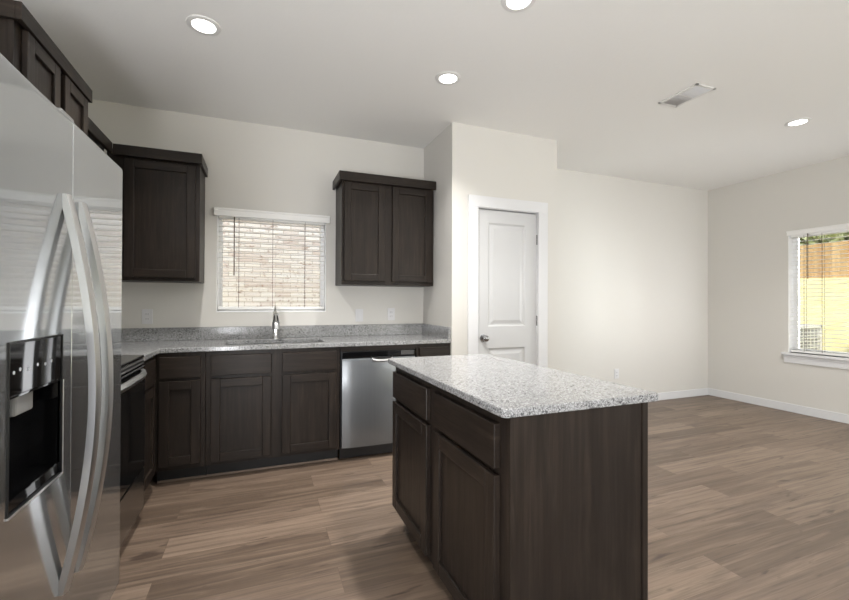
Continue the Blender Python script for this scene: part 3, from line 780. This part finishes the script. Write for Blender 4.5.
obj('vent_frame', b, VENTW, t)
b = B(); box(b, vx0 + fw, vx1 - fw, vy0 + fw, vy1 - fw, H - .002, H); obj('vent_duct', b, VENTG, t)
b = B(); x = vx0 + fw + .008
while x < vx1 - fw - .004:
    r = [(x, H - .002), (x + .009, H - .008), (x + .0102, H - .007), (x + .0012, H - .001)]
    ringloft(b, [[(q[0], vy0 + fw, q[1]) for q in r], [(q[0], vy1 - fw, q[1]) for q in r]], True, True); x += .0125
obj('louvres', b, VENTG, t)

# ------------------------------------------------------------------ outside
b = B(); box(b, -9, 60, -40, 45, -.45, -.25); tag(obj('ground', b, GRASS, smooth=False), 'dry yellow lawn round the house', 'ground', kind='structure')
b = B(); box(b, -6, 5.2, YB + 2.7, YB + 2.95, -.3, 5.0); tag(obj('wall_neighbour', b, BRICK, smooth=False), "whitewashed brick wall of the house next door, seen through the kitchen window", 'wall', kind='structure')
b = B()   # embankment rising to the fence
xs_ = [7.6, 8.2, 9.0, 9.9, 10.8, 12.5, 30]; zs_ = [-.26, .05, .55, 1.15, 1.72, 1.80, 1.9]
vr = [[b.verts.new((x, -25 + 65 * k / 30, z + .05 * math.sin(k * 1.7 + x * 2))) for k in range(31)] for x, z in zip(xs_, zs_)]
for a, c in zip(vr, vr[1:]):
    for k in range(30): b.faces.new((a[k], a[k + 1], c[k + 1], c[k]))
tag(obj('embankment', b, GRASS), 'sunlit straw-yellow grass bank below the fence outside', 'grass bank', kind='structure')
t = thing('wood_fence', (11.1, 4, 1.7), 'tan cedar board fence on top of the bank outside', 'fence')
b = B(); y = -6.0; k = 0
while y < 16:
    box(b, 11.08, 11.10, y, y + .138, 1.66, 2.50 + .008 * ((k * 7) % 3), .003); y += .145; k += 1
obj('fence_boards', b, FENCE, t)
b = B()
for z in (1.85, 2.3): box(b, 11.10, 11.14, -6, 16, z, z + .09)
obj('fence_rail', b, FENCE, t)
# air conditioner
t = thing('air_conditioner', (7.52, 4.05, -.25), 'white box air conditioner outside the yard window', 'air conditioner')
b = B(); ax0, ax1, ay0, ay1, az0, az1 = 7.15, 7.9, 3.68, 4.43, -.25, .91
for x in (ax0, ax1 - .05):
    for y in (ay0, ay1 - .05): box(b, x, x + .05, y, y + .05, az0, az1, .004)
box(b, ax0, ax1, ay0, ay1, az1 - .05, az1, .01); box(b, ax0, ax1, ay0, ay1, az0, az0 + .06, .005)
obj('casing', b, METALW, t)
b = B(); box(b, ax0 + .03, ax1 - .03, ay0 + .03, ay1 - .03, az0 + .05, az1 - .05); obj('coil', b, GRILLE, t)
b = B(); z = az0 + .1
while z < az1 - .07: box(b, ax0 + .005, ax1 - .005, ay0 + .005, ay0 + .012, z, z + .012); box(b, ax0 + .005, ax0 + .012, ay0 + .005, ay1 - .005, z, z + .012); z += .045
k = ay0 + .1
while k < ay1 - .06: box(b, ax0 + .004, ax0 + .010, k, k + .012, az0 + .05, az1 - .05); k += .09
k = ax0 + .1
while k < ax1 - .06: box(b, k, k + .012, ay0 + .004, ay0 + .010, az0 + .05, az1 - .05); k += .09
obj('grille', b, METALW, t)
# trees and shrub with real leaves
def leaves(bm, c, r, n, size, rnd):
    for _ in range(n):
        while True:
            p = Vector((rnd.uniform(-1, 1), rnd.uniform(-1, 1), rnd.uniform(-1, 1)))
            if .25 < p.length < 1: break
        p = Vector(c) + Vector((p.x * r[0], p.y * r[1], p.z * r[2])); s = size * rnd.uniform(.6, 1.3)
        R = Euler((rnd.uniform(0, 6.3), rnd.uniform(0, 6.3), rnd.uniform(0, 6.3))).to_matrix()
        bm.faces.new([bm.verts.new(p + R @ Vector(q)) for q in ((0, 0, 0), (s * .5, s * .35, .1 * s), (s, 0, 0), (s * .5, -s * .35, .1 * s))])
rnd = random.Random(3)
TREES = [((12.7, 6.35, 3.35), (.95, .75, 1.7), 9000, 'leafy tree just behind the fence at the left edge of the yard window'),
         ((15.2, 5.9, 3.9), (1.3, 1.7, 2.2), 14000, 'bigger leafy tree standing further back, spreading across the top of the yard window')]
for (tx, ty, tz), rad, n, lab in TREES:
    t = thing('yard_tree', (tx, ty, 1.7), lab, 'tree', 'trees behind the fence')
    b = B(); tube(b, [(tx, ty, 1.7), (tx + .05, ty, 2.6), (tx, ty + .1, tz), (tx + .1, ty, tz + .9)], [.12, .10, .07, .03], 10); obj('trunk', b, BARK, t)
    b = B(); leaves(b, (tx, ty, tz), rad, n, .17, rnd); obj('foliage', b, LEAF, t, smooth=False)
t = thing('yard_shrub', (8.9, 3.42, .4), 'small yellow-green shrub low on the grass bank outside', 'shrub')
b = B(); tube(b, [(8.9, 3.42, .4), (8.9, 3.42, .7)], [.03, .01], 8); obj('stem', b, BARK, t)
b = B(); leaves(b, (8.9, 3.42, .62), (.30, .30, .26), 500, .08, rnd); obj('foliage', b, LEAF2, t, smooth=False)
